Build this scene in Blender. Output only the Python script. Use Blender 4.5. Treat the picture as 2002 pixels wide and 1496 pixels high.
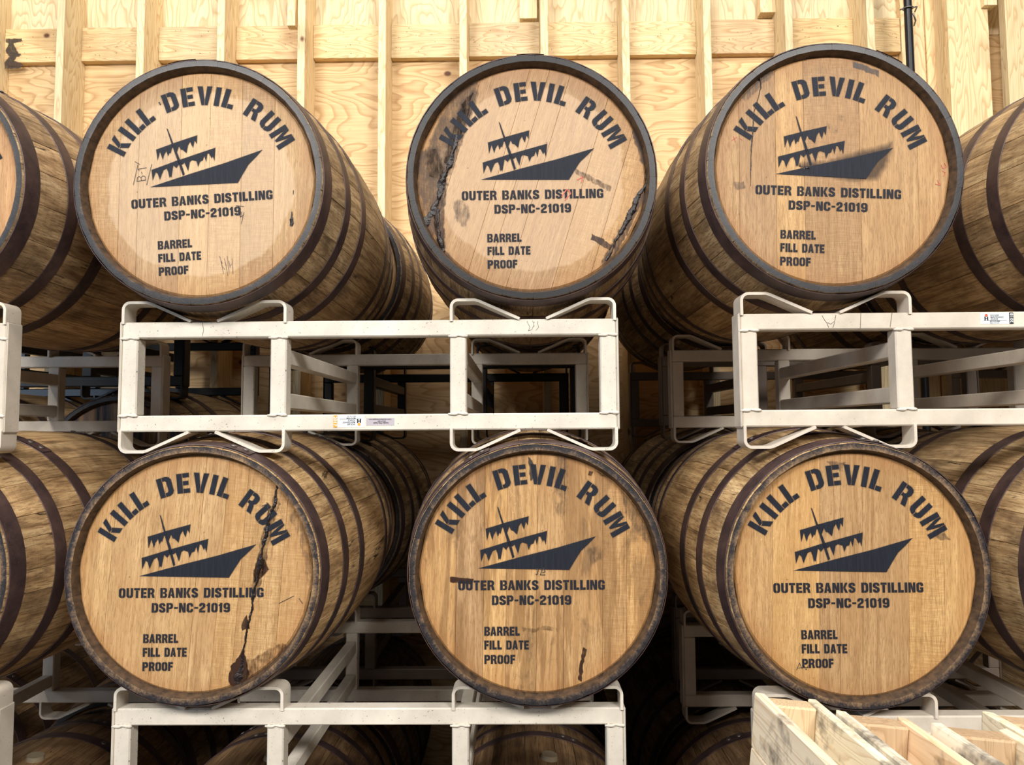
import bpy, bmesh, math, random
from mathutils import Vector, Matrix
from math import pi, sin, cos, radians
random.seed(7)
for o in list(bpy.data.objects): bpy.data.objects.remove(o)
S = bpy.context.scene
COL = S.collection
H0 = 1.856                      # eye height above the floor

# ------------------------------------------------------------------ camera
FPX, YAW, PITCH, ROLL = 1410.8, 0.0107, 0.0658, -0.0067
_f0 = Vector((-sin(YAW), cos(YAW), 0)); _r0 = Vector((cos(YAW), sin(YAW), 0))
_F = _f0*cos(PITCH) + Vector((0, 0, sin(PITCH))); _u0 = _r0.cross(_F)
_R = _r0*cos(ROLL) + _u0*sin(ROLL); _U = -_r0*sin(ROLL) + _u0*cos(ROLL)
cam = bpy.data.objects.new('camera', bpy.data.cameras.new('camera')); COL.objects.link(cam)
cam.matrix_world = Matrix(((_R.x, _U.x, -_F.x, 0), (_R.y, _U.y, -_F.y, 0), (_R.z, _U.z, -_F.z, H0), (0, 0, 0, 1)))
cam.data.sensor_width = 36; cam.data.lens = FPX/2002*36; cam.data.clip_start = .02
S.camera = cam
def at(px, py, Y):              # a point of the plane y = Y seen at this pixel (used to read positions off the photo)
    d = _F + _R*((px-1001)/FPX) + _U*((748-py)/FPX)
    p = d*(Y/d.y); p.z += H0
    return p

# ------------------------------------------------------------------ light and exposure
S.view_settings.view_transform = 'Standard'; S.view_settings.look = 'None'
S.view_settings.exposure = 0.0; S.view_settings.gamma = 1; S.view_settings.use_curve_mapping = False
W = bpy.data.worlds.new('hall'); S.world = W; W.use_nodes = True
W.node_tree.nodes['Background'].inputs[0].default_value = (1.0, .95, .88, 1)
W.node_tree.nodes['Background'].inputs[1].default_value = .06
def area(name, loc, target, sx, sy, power, col):
    l = bpy.data.lights.new(name, 'AREA'); l.shape = 'RECTANGLE'; l.size = sx; l.size_y = sy; l.energy = power; l.color = col
    o = bpy.data.objects.new(name, l); COL.objects.link(o); o.location = loc
    o.rotation_euler = (Vector(target)-Vector(loc)).to_track_quat('-Z', 'Y').to_euler(); return o
area('ceiling_light', (-2.4, -3.2, H0+3.1), (-.1, 1.7, H0-.1), 1.8, 1.0, 350, (1, .96, .90))
area('ceiling_light', (2.4, -3.2, H0+3.1), (.1, 1.7, H0-.1), 1.8, 1.0, 350, (1, .96, .90))
area('ceiling_light', (0.0, .5, 6.2), (0.0, 3.0, 2.2), 5.0, .6, 140, (1, .97, .94))
area('daylight_door', (-5.5, -1.0, 2.6), (.8, 1.7, 1.9), 1.6, 2.2, 75, (.60, .77, 1))

# ------------------------------------------------------------------ node helpers
def lin(c):
    return tuple(((v/255)/12.92 if v/255 <= .04045 else ((v/255+.055)/1.055)**2.4) for v in c)+(1,)
class NT:
    def __init__(s, name):
        s.m = bpy.data.materials.new(name); s.m.use_nodes = True; s.t = s.m.node_tree; s.t.nodes.clear()
        s.out = s.n('ShaderNodeOutputMaterial'); s.b = s.n('ShaderNodeBsdfPrincipled'); s.t.links.new(s.b.outputs[0], s.out.inputs[0])
    def n(s, ty, **k):
        n = s.t.nodes.new(ty)
        for a, v in k.items(): setattr(n, a, v)
        return n
    def put(s, sock, v):
        if isinstance(v, bpy.types.NodeSocket): s.t.links.new(v, sock)
        elif v is not None: sock.default_value = v
    def math(s, op, a, b=None, c=None, clamp=False):
        n = s.n('ShaderNodeMath', operation=op, use_clamp=clamp)
        for i, v in enumerate((a, b, c)): s.put(n.inputs[i], v)
        return n.outputs[0]
    def vmath(s, op, a, b=None):
        n = s.n('ShaderNodeVectorMath', operation=op); s.put(n.inputs[0], a); s.put(n.inputs[1], b); return n.outputs[0]
    def obj(s): return s.n('ShaderNodeTexCoord').outputs['Object']
    def rnd(s): return s.n('ShaderNodeObjectInfo').outputs['Random']
    def ocol(s): return s.n('ShaderNodeObjectInfo').outputs['Color']
    def scaled(s, v, sc): return s.vmath('MULTIPLY', v, sc)
    def noise(s, v, scale, detail=4, rough=.55, dist=0):
        n = s.n('ShaderNodeTexNoise'); s.put(n.inputs['Vector'], v); n.inputs['Scale'].default_value = scale
        n.inputs['Detail'].default_value = detail; n.inputs['Roughness'].default_value = rough; n.inputs['Distortion'].default_value = dist
        return n.outputs['Fac']
    def ramp(s, f, pts):
        n = s.n('ShaderNodeValToRGB'); s.put(n.inputs[0], f); e = n.color_ramp.elements
        while len(e) < len(pts): e.new(.5)
        for i, (p, c) in enumerate(pts):
            e[i].position = p; e[i].color = c if isinstance(c, tuple) else (c, c, c, 1)
        return n.outputs[0]
    def mix(s, f, a, b, mode='MIX'):
        n = s.n('ShaderNodeMix', data_type='RGBA', blend_type=mode)
        s.put(n.inputs[0], f); s.put(n.inputs[6], a); s.put(n.inputs[7], b); return n.outputs[2]
    def sep(s, v):
        n = s.n('ShaderNodeSeparateXYZ'); s.put(n.inputs[0], v); return n.outputs
    def comb(s, x, y, z):
        n = s.n('ShaderNodeCombineXYZ'); s.put(n.inputs[0], x); s.put(n.inputs[1], y); s.put(n.inputs[2], z); return n.outputs[0]
    def bump(s, h, strength, dist=.002):
        n = s.n('ShaderNodeBump'); n.inputs['Strength'].default_value = strength; n.inputs['Distance'].default_value = dist
        s.put(n.inputs['Height'], h); s.t.links.new(n.outputs[0], s.b.inputs['Normal'])
    def fin(s, col=None, rough=.6, metal=0., spec=None):
        s.put(s.b.inputs['Base Color'], col); s.put(s.b.inputs['Roughness'], rough); s.b.inputs['Metallic'].default_value = metal
        if spec is not None: s.b.inputs['Specular IOR Level'].default_value = spec
        return s.m

def shifted(t, v):              # each object reads its own piece of the pattern
    r = t.rnd(); return t.vmath('ADD', v, t.comb(t.math('MULTIPLY', r, 13.7), t.math('MULTIPLY', r, 7.3), t.math('MULTIPLY', r, 29.1)))

# oak boards of the barrel heads, grain along local z
def mk_head(name, ring=False, blue=False, drips=0.):
    t = NT(name); p = t.obj(); q = shifted(t, p)
    fine = t.noise(t.scaled(q, (480, 10, 42)), 1, 3, .65)
    mid = t.noise(t.scaled(q, (120, 10, 5)), 1, 4, .6, .5)
    fleck = t.noise(t.scaled(q, (200, 10, 90)), 1, 2, .5, 1.5)
    cloud = t.noise(t.scaled(q, (9, 9, 5)), 1, 3, .6)
    saw = t.noise(t.scaled(q, (26, 10, 520)), 1, 3, .6)
    c = t.ramp(mid, [(.24, lin((146, 118, 84))), (.5, lin((173, 144, 107))), (.78, lin((196, 168, 130)))])
    c = t.mix(t.math('MULTIPLY', t.ramp(fine, [(.38, 1.), (.50, 0.)]), .50), c, lin((116, 86, 58)))
    rn = t.rnd(); some = t.math('GREATER_THAN', t.math('FRACT', t.math('MULTIPLY', rn, 7.13)), .62); some2 = t.math('GREATER_THAN', t.math('FRACT', t.math('MULTIPLY', rn, 11.7)), .68)
    c = t.mix(t.math('MULTIPLY', t.math('MULTIPLY', t.ramp(fleck, [(.63, 0.), (.73, 1.)]), .30), some), c, lin((226, 200, 160)))
    c = t.mix(t.math('MULTIPLY', t.math('MULTIPLY', t.ramp(saw, [(.44, 1.), (.56, 0.)]), .35), some2), c, lin((128, 96, 62)))
    c = t.mix(t.math('MULTIPLY', t.ramp(cloud, [(.42, 0.), (.68, 1.)]), .40), c, lin((160, 124, 84)))
    b = t.math('MULTIPLY_ADD', t.rnd(), .34, .84); c = t.mix(1, c, t.comb(b, b, t.math('MULTIPLY_ADD', t.rnd(), .18, .90)), 'MULTIPLY')
    xyz = t.sep(p); r = t.math('SQRT', t.math('ADD', t.math('MULTIPLY', xyz[0], xyz[0]), t.math('MULTIPLY', xyz[2], xyz[2])))
    rr = t.math('ADD', r, t.math('MULTIPLY', t.math('SUBTRACT', t.noise(p, 9, 3), .5), .05))
    if ring:                    # paler disc where an old label or sanding left the wood clean
        c = t.mix(t.math('MULTIPLY', t.ramp(t.math('MULTIPLY', rr, 2), [(.425, 1.), (.437, 0.)]), .30), c, lin((214, 194, 170)))
    c = t.mix(t.math('MULTIPLY', t.ramp(t.math('MULTIPLY', rr, 3), [(.68, 0.), (.80, 1.)]), .35), c, lin((142, 92, 48)))
    if drips:
        d = t.noise(t.scaled(p, (22, 1, 2.2)), 1, 5, .6, .7)
        c = t.mix(t.math('MULTIPLY', t.ramp(d, [(.52, 0.), (.56, 1.)]), drips*.6), c, lin((110, 82, 52)))
        e = t.noise(t.scaled(p, (15, 1, 6)), 1, 6, .7, .5)
        c = t.mix(t.math('MULTIPLY', t.ramp(e, [(.56, 0.), (.66, 1.)]), drips*.7), c, lin((92, 74, 56)))
    sp = t.noise(p, 140, 2, .5); c = t.mix(t.math('MULTIPLY', t.ramp(sp, [(.70, 0.), (.76, 1.)]), .6), c, lin((70, 48, 34)))
    if blue:
        d = t.noise(t.scaled(p, (45, 1, 3)), 1, 4, .6); c = t.mix(t.ramp(d, [(.35, 0.), (.6, .92)]), c, lin((38, 44, 68)))
    c = t.mix(1, c, t.ocol(), 'MULTIPLY')
    t.bump(t.math('ADD', fine, t.math('MULTIPLY', mid, .6)), .6, .0015)
    return t.fin(c, t.math('MULTIPLY_ADD', mid, .25, .42), spec=.35)
# barrel sides, grain along local y
def mk_stave():
    t = NT('barrel_oak'); p = t.obj(); q = shifted(t, p); g = t.n('ShaderNodeNewGeometry')
    fine = t.noise(t.scaled(q, (260, 9, 260)), 1, 4, .65); mid = t.noise(t.scaled(q, (40, 3, 40)), 1, 4, .6, .5)
    cloud = t.noise(t.scaled(q, (7, 5, 7)), 1, 5, .65)
    c = t.ramp(mid, [(.28, lin((124, 98, 70))), (.50, lin((184, 156, 118))), (.74, lin((222, 198, 158)))])
    c = t.mix(t.math('MULTIPLY', t.ramp(fine, [(.38, 1.), (.52, 0.)]), .55), c, lin((84, 62, 44)))
    c = t.mix(t.math('MULTIPLY', t.ramp(cloud, [(.50, 0.), (.70, 1.)]), .80), c, lin((86, 70, 54)))
    # marks cut across by a cooper's saw, and black weeps that start at joints
    saw = t.noise(t.scaled(q, (6, 420, 6)), 1, 2, .5); c = t.mix(t.math('MULTIPLY', t.ramp(saw, [(.56, 0.), (.66, 1.)]), .22), c, lin((90, 66, 46)))
    w = t.noise(t.scaled(q, (34, 4, 34)), 1, 6, .7, .9); c = t.mix(t.ramp(w, [(.625, 0.), (.675, .9)]), c, lin((24, 19, 17)))
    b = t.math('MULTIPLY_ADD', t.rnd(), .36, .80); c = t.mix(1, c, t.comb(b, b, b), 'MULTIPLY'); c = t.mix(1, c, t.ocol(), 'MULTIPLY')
    t.bump(t.math('ADD', fine, mid), .6, .002)
    return t.fin(c, .62, spec=.3)
def mk_chime():
    t = NT('charred_chime'); p = t.obj(); q = shifted(t, p)
    n1 = t.noise(t.scaled(q, (30, 30, 30)), 1, 5, .7); n2 = t.noise(q, 240, 3, .6)
    cc = t.sep(t.ocol()); x = t.sep(p)
    r = t.math('SQRT', t.math('ADD', t.math('MULTIPLY', x[0], x[0]), t.math('MULTIPLY', x[2], x[2])))
    f = t.math('ADD', t.math('MULTIPLY', n1, .60), t.math('MULTIPLY', n2, .22))
    f = t.math('ADD', f, t.math('MULTIPLY', t.math('SUBTRACT', .2785, r), 14.)); f = t.math('ADD', f, t.math('MULTIPLY_ADD', cc[0], 1.0, -.96))
    c = t.ramp(f, [(.36, lin((20, 19, 23))), (.54, lin((44, 40, 43))), (.66, lin((98, 80, 64))), (.84, lin((160, 130, 96)))])
    t.bump(f, .35, .0015); return t.fin(c, .45, spec=.45)
def mk_inner():
    t = NT('dark_croze'); q = shifted(t, t.obj()); n1 = t.noise(q, 60, 4, .6)
    return t.fin(t.ramp(n1, [(.3, lin((38, 30, 25))), (.7, lin((92, 70, 50)))]), .55)
def mk_hoop():
    t = NT('rusted_hoop_steel'); p = t.obj(); q = shifted(t, p)
    n1 = t.noise(q, 14, 5, .65); n2 = t.noise(q, 300, 3, .6)
    c = t.ramp(n1, [(.3, lin((50, 41, 43))), (.55, lin((82, 64, 60))), (.75, lin((102, 80, 72)))])
    c = t.mix(t.math('MULTIPLY', t.ramp(n2, [(.6, 0.), (.7, 1.)]), .4), c, lin((126, 96, 80)))
    c = t.mix(1, c, t.ocol(), 'MULTIPLY'); t.bump(n2, .25, .001); return t.fin(c, .5, .25, spec=.4)
def mk_steel(name, base, chips, rough=.42):
    t = NT(name); p = t.obj(); n1 = t.noise(p, 9, 4, .6); n2 = t.noise(p, 210, 2, .6, .4); n3 = t.noise(p, 26, 5, .7)
    lo = tuple(int(v*.86) for v in base)
    c = t.ramp(n1, [(.3, lin(lo)), (.7, lin(base))])
    c = t.mix(t.math('MULTIPLY', t.math('MULTIPLY', t.ramp(n2, [(.655, 0.), (.70, 1.)]), t.ramp(n3, [(.44, 0.), (.56, 1.)])), chips), c, lin((60, 46, 38)))
    t.bump(n2, .06, .001); return t.fin(c, rough, spec=.45)
def mk_paint():
    t = NT('stencil_paint'); p = t.obj()
    a = t.n('ShaderNodeAttribute', attribute_name='cover').outputs['Fac']
    gr = t.noise(t.scaled(p, (380, 1, 16)), 1, 3, .6); sp = t.noise(p, 900, 1, .5)
    al = t.math('MULTIPLY', a, t.ramp(gr, [(.24, .86), (.42, 1.)]))
    al = t.math('MULTIPLY', al, t.math('MULTIPLY_ADD', t.ramp(sp, [(.3, .0), (.6, 1.)]), .10, .90))
    c = t.ramp(gr, [(.3, lin((23, 26, 35))), (.7, lin((35, 39, 50)))])
    t.bump(gr, .5, .0012); t.fin(c, .65, spec=.2)
    tr = t.n('ShaderNodeBsdfTransparent'); mx = t.n('ShaderNodeMixShader')
    t.put(mx.inputs[0], al); t.t.links.new(tr.outputs[0], mx.inputs[1]); t.t.links.new(t.b.outputs[0], mx.inputs[2]); t.t.links.new(mx.outputs[0], t.out.inputs[0])
    return t.m
def mk_soak(name, col, mx_=.95):
    t = NT(name); p = t.obj(); a = t.n('ShaderNodeAttribute', attribute_name='cover').outputs['Fac']
    g = t.noise(t.scaled(p, (260, 1, 18)), 1, 4, .7)
    g2 = t.noise(t.scaled(p, (60, 1, 30)), 1, 5, .7)
    al = t.math('ADD', a, t.math('ADD', t.math('MULTIPLY', t.math('SUBTRACT', g, .5), .9), t.math('MULTIPLY', t.math('SUBTRACT', g2, .5), 1.5)))
    al = t.math('MULTIPLY', t.ramp(al, [(.25, 0.), (1.0, mx_)]), t.math('MINIMUM', t.math('MULTIPLY', a, 5.), 1.))
    t.fin(lin(col), .5, spec=.35); tr = t.n('ShaderNodeBsdfTransparent'); mx = t.n('ShaderNodeMixShader')
    t.put(mx.inputs[0], al); t.t.links.new(tr.outputs[0], mx.inputs[1]); t.t.links.new(t.b.outputs[0], mx.inputs[2]); t.t.links.new(mx.outputs[0], t.out.inputs[0])
    return t.m
def mk_tar():
    t = NT('dried_rum_residue'); n1 = t.noise(t.obj(), 90, 4, .6)
    t.bump(n1, 1, .004); return t.fin(t.ramp(n1, [(.35, lin((14, 11, 11))), (.7, lin((40, 26, 22)))]), .33, spec=.45)
# softwood: axis = index of the grain direction
def mk_pine(name, axis, lo, hi, bands=1., knots=True, rough=.6, stain=0., wide=7.):
    t = NT(name); p = t.obj(); q = shifted(t, p)
    s = [wide]*3; s[axis] = .9
    warp = t.noise(t.scaled(q, tuple(s)), 1, 3, .5, .3)
    sf = [130]*3; sf[axis] = 4; fine = t.noise(t.scaled(q, tuple(sf)), 1, 3, .6)
    ringsv = t.math('FRACT', t.math('MULTIPLY', warp, 17*bands))
    lines = t.ramp(ringsv, [(0., 0.), (.55, .25), (.86, 1.), (.98, 0.)])
    c = t.mix(t.math('MULTIPLY', lines, .56), lin(hi), lin(lo))
    c = t.mix(t.math('MULTIPLY', t.ramp(fine, [(.35, 1.), (.6, 0.)]), .25), c, lin(lo))
    if knots:
        sk = [3.1]*3; sk[axis] = 2.3
        v = t.n('ShaderNodeTexVoronoi'); v.inputs['Scale'].default_value = 1; t.put(v.inputs['Vector'], t.scaled(q, tuple(sk)))
        c = t.mix(t.math('MULTIPLY', t.ramp(v.outputs['Distance'], [(.10, 1.), (.30, 0.)]), .35), c, lin(tuple(int(a*.8) for a in lo)))
        c = t.mix(t.ramp(v.outputs['Distance'], [(.034, 1.), (.056, 0.)]), c, lin((92, 60, 42)))
    if stain:
        n = t.noise(q, 6, 5, .7); c = t.mix(t.math('MULTIPLY', t.ramp(n, [(.5, 0.), (.62, 1.)]), stain), c, lin((88, 84, 82)))
    b = t.math('MULTIPLY_ADD', t.rnd(), .16, .90); c = t.mix(1, c, t.comb(b, b, b), 'MULTIPLY'); c = t.mix(1, c, t.ocol(), 'MULTIPLY')
    t.bump(t.math('ADD', fine, lines), .25, .0015); return t.fin(c, rough, spec=.25)
def mk_flat(name, col, rough=.5, metal=0.):
    t = NT(name); n = t.noise(t.obj(), 40, 3); c = t.mix(t.math('MULTIPLY', n, .25), lin(col), lin(tuple(int(v*.7) for v in col)))
    return t.fin(c, rough, metal)
def mk_concrete():
    t = NT('concrete'); p = t.obj(); n = t.noise(p, 3, 6, .6); n2 = t.noise(p, 60, 3)
    t.bump(n2, .3); return t.fin(t.ramp(n, [(.3, lin((96, 92, 88))), (.7, lin((136, 130, 124)))]), .6)

M = dict(head=mk_head('oak_head'), head_ring=mk_head('oak_head_sanded', ring=True), head_drip=mk_head('oak_head_stained', drips=.85),
         head_blue=mk_head('oak_head_blue_stained', blue=True), stave=mk_stave(), chime=mk_chime(), inner=mk_inner(), hoop=mk_hoop(),
         rivet=mk_flat('rivet_zinc', (120, 112, 108), .4, .6), paint=mk_paint(), soak=mk_soak('soaked_oak', (52, 30, 20)), soak_pale=mk_soak('weathered_oak', (78, 58, 44), .8),
         smudge=mk_soak('grey_smudge', (58, 54, 54), .8), tar=mk_tar(),
         cream=mk_steel('cream_enamel', (220, 212, 198), .9), tan=mk_steel('warm_cream_enamel', (216, 204, 188), .35), dim=mk_steel('shaded_cream_enamel', (132, 116, 102), .5),  # dim: cream enamel with the shade among the racks put into its colour
         grey=mk_steel('grey_enamel', (128, 122, 124), .4), black=mk_steel('black_enamel', (20, 20, 23), .15, .35), weld=mk_flat('weld_paint', (214, 206, 192), .4),
         stud=mk_pine('pine_stud', 2, (188, 146, 94), (242, 224, 182), 1.3), block=mk_pine('pine_blocking', 0, (176, 130, 80), (236, 214, 170), 1.8, stain=.12),
         ply_h=mk_pine('plywood_flat_grain', 0, (160, 112, 62), (228, 198, 150), 1.5, wide=3.2), ply_v=mk_pine('plywood_upright_grain', 2, (184, 144, 94), (240, 222, 182), 1.4, wide=3.8),
         crate_y=mk_pine('rough_pine', 1, (206, 182, 148), (246, 238, 220), 1.5, stain=.8, wide=9), crate_z=mk_pine('rough_pine_upright', 2, (170, 140, 108), (208, 184, 152), 2.2, knots=False, wide=10),
         pipe=mk_flat('black_conduit', (30, 30, 33), .3), clamp=mk_flat('galvanised_clamp', (130, 128, 126), .35, .7), concrete=mk_concrete(),
         nail=mk_flat('nail_steel', (60, 48, 40), .5), lab_white=mk_flat('label_white', (236, 242, 248), .4), lab_orange=mk_flat('label_orange', (240, 160, 60), .4),
         lab_black=mk_flat('label_black', (30, 30, 32), .4), lab_red=mk_flat('label_red', (226, 96, 60), .4), lab_silver=mk_flat('label_silver', (182, 176, 184), .3),
         bung=mk_flat('bung_silicone', (150, 136, 112), .5), char=mk_flat('dark_smear', (66, 64, 62), .6))

# ------------------------------------------------------------------ object helpers
def link(name, me, parent=None, mat=None, loc=None, color=None):
    o = bpy.data.objects.new(name, me); COL.objects.link(o)
    if mat is not None and not me.materials:
        for m in (mat if isinstance(mat, (list, tuple)) else [mat]): me.materials.append(m)
    if parent: o.parent = parent
    if loc is not None: o.location = loc
    if color: o.color = (*color, 1)
    return o
def mesh_of(bm, name, smooth=False, angle=None):
    bmesh.ops.recalc_face_normals(bm, faces=bm.faces)
    me = bpy.data.meshes.new(name); bm.to_mesh(me); bm.free()
    if smooth:
        for p in me.polygons: p.use_smooth = True
        if angle: me.set_sharp_from_angle(angle=angle)
    return me
def tag(o, label, cat, group=None):
    o['label'] = label; o['category'] = cat
    if group: o['group'] = group
    return o
def empty(name, loc):
    o = bpy.data.objects.new(name, None); COL.objects.link(o); o.location = loc; o.empty_display_size = .05; return o
def add_box(bm, a, b, bev=0.):
    r = bmesh.ops.create_cube(bm, size=1); vs = r['verts']
    for v in vs:
        v.co = Vector([a[i] if v.co[i] < 0 else b[i] for i in range(3)])
    if bev:
        es = list({e for v in vs for e in v.link_edges}); bmesh.ops.bevel(bm, geom=es, offset=bev, segments=1, affect='EDGES')
def box_mesh(a, b, bev=0., name='box'):
    bm = bmesh.new(); add_box(bm, a, b, bev); return mesh_of(bm, name)
def tube_bm(bm, pts, r, n=8):
    rings = []
    for i, p in enumerate(pts):
        p = Vector(p); d = (Vector(pts[min(i+1, len(pts)-1)])-Vector(pts[max(i-1, 0)])).normalized()
        u = d.orthogonal().normalized() if i == 0 else (rings[-1][1]-d*rings[-1][1].dot(d)).normalized(); w = d.cross(u)
        rad = r[i] if isinstance(r, list) else r
        rings.append(([bm.verts.new(p+u*cos(2*pi*k/n)*rad+w*sin(2*pi*k/n)*rad) for k in range(n)], u))
    for a, b in zip(rings, rings[1:]):
        for k in range(n): bm.faces.new((a[0][k], a[0][(k+1) % n], b[0][(k+1) % n], b[0][k]))
    bm.faces.new(rings[0][0]); bm.faces.new(rings[-1][0][::-1])

# ------------------------------------------------------------------ floor and wall
WY = 3.487; SD = .184; PY = WY+SD       # front of the studs, stud depth, face of the plywood
fl = link('floor', box_mesh((-5, -1.5, -.1), (5, PY+.02, 0), name='floor'), None, M['concrete']); fl['kind'] = 'structure'
bm = bmesh.new(); add_box(bm, (-4.2, PY+.018, 0), (4.4, PY+.05, 4.6)); wall = link('wall_back', mesh_of(bm, 'wall'), None, M['ply_h']); wall['kind'] = 'structure'
ztop = at(900, 0, PY).z + .55
zb0 = at(900, 118, PY).z                # bottom of the blocking
zseam = zb0 + .10
x0s = -1.9152 - .4064*5
sx = [x0s + .4064*k for k in range(22)]
for i in range(7):
    xa = sx[0]+.019+1.2192*i; xb = xa+1.216
    link('plywood_panel', box_mesh((xa, PY, zseam+.003), (xb, PY+.018, ztop+.4), name='ply'), wall, M['ply_v'])
for i in range(4):
    xa = sx[0]+.019+2.4384*i
    for z0, z1 in ((0.0, zseam-1.223), (zseam-1.22, zseam)):
        link('plywood_panel', box_mesh((xa, PY, z0), (xa+2.437, PY+.018, z1), name='ply'), wall, M['ply_h'])
studs = [x for x in sx if x < 1.78]
stud_me = None
def stud(xa, wdt=.038, front=WY, col=None):
    me = box_mesh((-wdt/2, 0, -2.3), (wdt/2, PY-front, 2.3), .002, 'stud')
    return link('stud', me, wall, M['stud'], (xa+wdt/2, front, 2.3), col)
for x in studs: stud(x)
px2x = lambda px, Y=WY: at(px, 150, Y).x
tints = [(1, 1, 1), (1.02, .93, .86), (1, .98, .9), (.96, .96, .92), (.84, .84, .86), (1, .98, .92), (1, 1, .95), (.86, .80, .78), (1, .93, .8), (.98, .92, .82), (1, .93, .82), (.98, .93, .85)]
bi = 0
blocks = studs[:]
for i in range(len(blocks)):
    xa = blocks[i]+.038+.001; xb = (blocks[i+1]-.001) if i+1 < len(blocks) else px2x(1764, PY-.04)
    vis = at(100, 60, PY).x < (xa+xb)/2+.5
    b = link('blocking', box_mesh((-(xb-xa)/2, 0, -.0905), ((xb-xa)/2, .038, .0905), .0015, 'block'), wall, M['block'], ((xa+xb)/2, PY-.0385, zb0+.0905+random.uniform(-.003, .003)), tints[(i+7) % 12])
    bmn = bmesh.new(); rr = random.Random(i)
    for _ in range(11):
        nx, nz = rr.uniform(-(xb-xa)/2+.02, (xb-xa)/2-.02), rr.uniform(-.075, .075)
        tube_bm(bmn, [(nx, .002, nz), (nx+rr.uniform(-.004, .004), -.005, nz+rr.uniform(-.004, .002))], [.0016, .0006], 5)
    n_ = link('nail_tips', mesh_of(bmn, 'nails'), b, M['nail']); n_['kind'] = 'stuff'
    # a smaller row of blocking further down the wall, seen between the racks
# doubled boards at the right hand end of the wall
def vboard(pxa, pxb, front, thick, mat='stud', col=None):
    xa, xb = px2x(pxa, front), px2x(pxb, front)
    me = box_mesh((-(xb-xa)/2, 0, -2.3), ((xb-xa)/2, thick, 2.3), .002, 'board')
    return link('stud', me, wall, M[mat], ((xa+xb)/2, front, 2.3), col)
vboard(1766, 1811, PY-.04, .039, 'stud', (1, .93, .86))
vboard(1858, 1938, WY+.04, .04, 'stud', (1.0, .96, .9))
vboard(1852, 1862, WY+.08, .1, 'stud')
vboard(1972, 2040, WY, .05, 'stud', (1, .97, .92))
vboard(2080, 2130, WY, .05, 'stud')
vboard(1814, 1852, PY-.012, .011, 'ply_v', (1.02, .95, .88))
# short off-cuts nailed beside studs at the top
def scrap(pxa, pxb, py, Y, th, col=None, label=None):
    xa, xb, zb = at(pxa, py, Y).x, at(pxb, py, Y).x, at(pxa, py, Y).z
    return link('wood_offcut', box_mesh((-(xb-xa)/2, 0, 0), ((xb-xa)/2, th, .9), .0015, 'scrap'), wall, M['stud'], ((xa+xb)/2, Y, zb), col)
scrap(561, 577, 50, WY+.002, .04, (1.03, 1, .95)); scrap(1016, 1050, 36, PY-.045, .044, (1.1, 1.08, 1.05)); scrap(1925, 1950, 10, WY+.01, .05)
scrap(1487, 1521, 24, PY-.06, .055)
# dark adhesive smear on the leftmost blocking
p0 = at(28, 103, PY-.040)
bm = bmesh.new(); lay = bm.verts.layers.float.new('cover'); rr = random.Random(3)
for poly in ([(-.045, .074), (.03, .074), (.036, .066), (.02, .058), (-.01, .054), (.004, .02), (.02, -.008), (.034, -.012), (.012, -.02), (-.004, -.046), (.03, -.056), (.046, -.066), (.03, -.082), (-.044, -.084), (-.046, -.05), (-.024, -.02), (-.045, .01), (-.028, .05), (-.046, .06)],):
    Q = []
    for a, b in zip(poly, poly[1:]+poly[:1]):
        for k in range(5): Q.append((a[0]+(b[0]-a[0])*k/5+rr.uniform(-.002, .002), a[1]+(b[1]-a[1])*k/5+rr.uniform(-.002, .002)))
    SMEAR = (bm, [Q], lay)


# black conduit
xp = at(1781, 100, WY-.06)
root = empty('conduit_pipe', (xp.x, WY-.05, 0)); tag(root, 'black vertical conduit pipe clipped to the timber wall, upper right', 'pipe')
bm = bmesh.new(); tube_bm(bm, [(0, 0, .02), (0, 0, 2.2), (0, 0, 4.4)], .0185, 16); link('pipe', mesh_of(bm, 'pipe', True, 1), root, M['pipe'])
zc = at(1781, 14, WY-.06).z
bm = bmesh.new(); tube_bm(bm, [(.0235*cos(a), .0235*sin(a), .004*sin(a)) for a in [2*pi*j/20 for j in range(21)]], .0035, 6)
tube_bm(bm, [(.02, -.01, 0), (.045, .0, .008), (.05, .03, .0)], .0035, 6); tube_bm(bm, [(-.02, -.01, 0), (-.04, .0, -.008)], .0035, 6)
cl = link('clamp', mesh_of(bm, 'clamp', True), root, M['clamp'], (0, 0, zc))
bm = bmesh.new(); tube_bm(bm, [(.03, .01, -.02), (.052, .03, -.045), (.06, .06, -.055)], .004, 6); link('screw', mesh_of(bm, 'screw', True), cl, M['clamp'])

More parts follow.
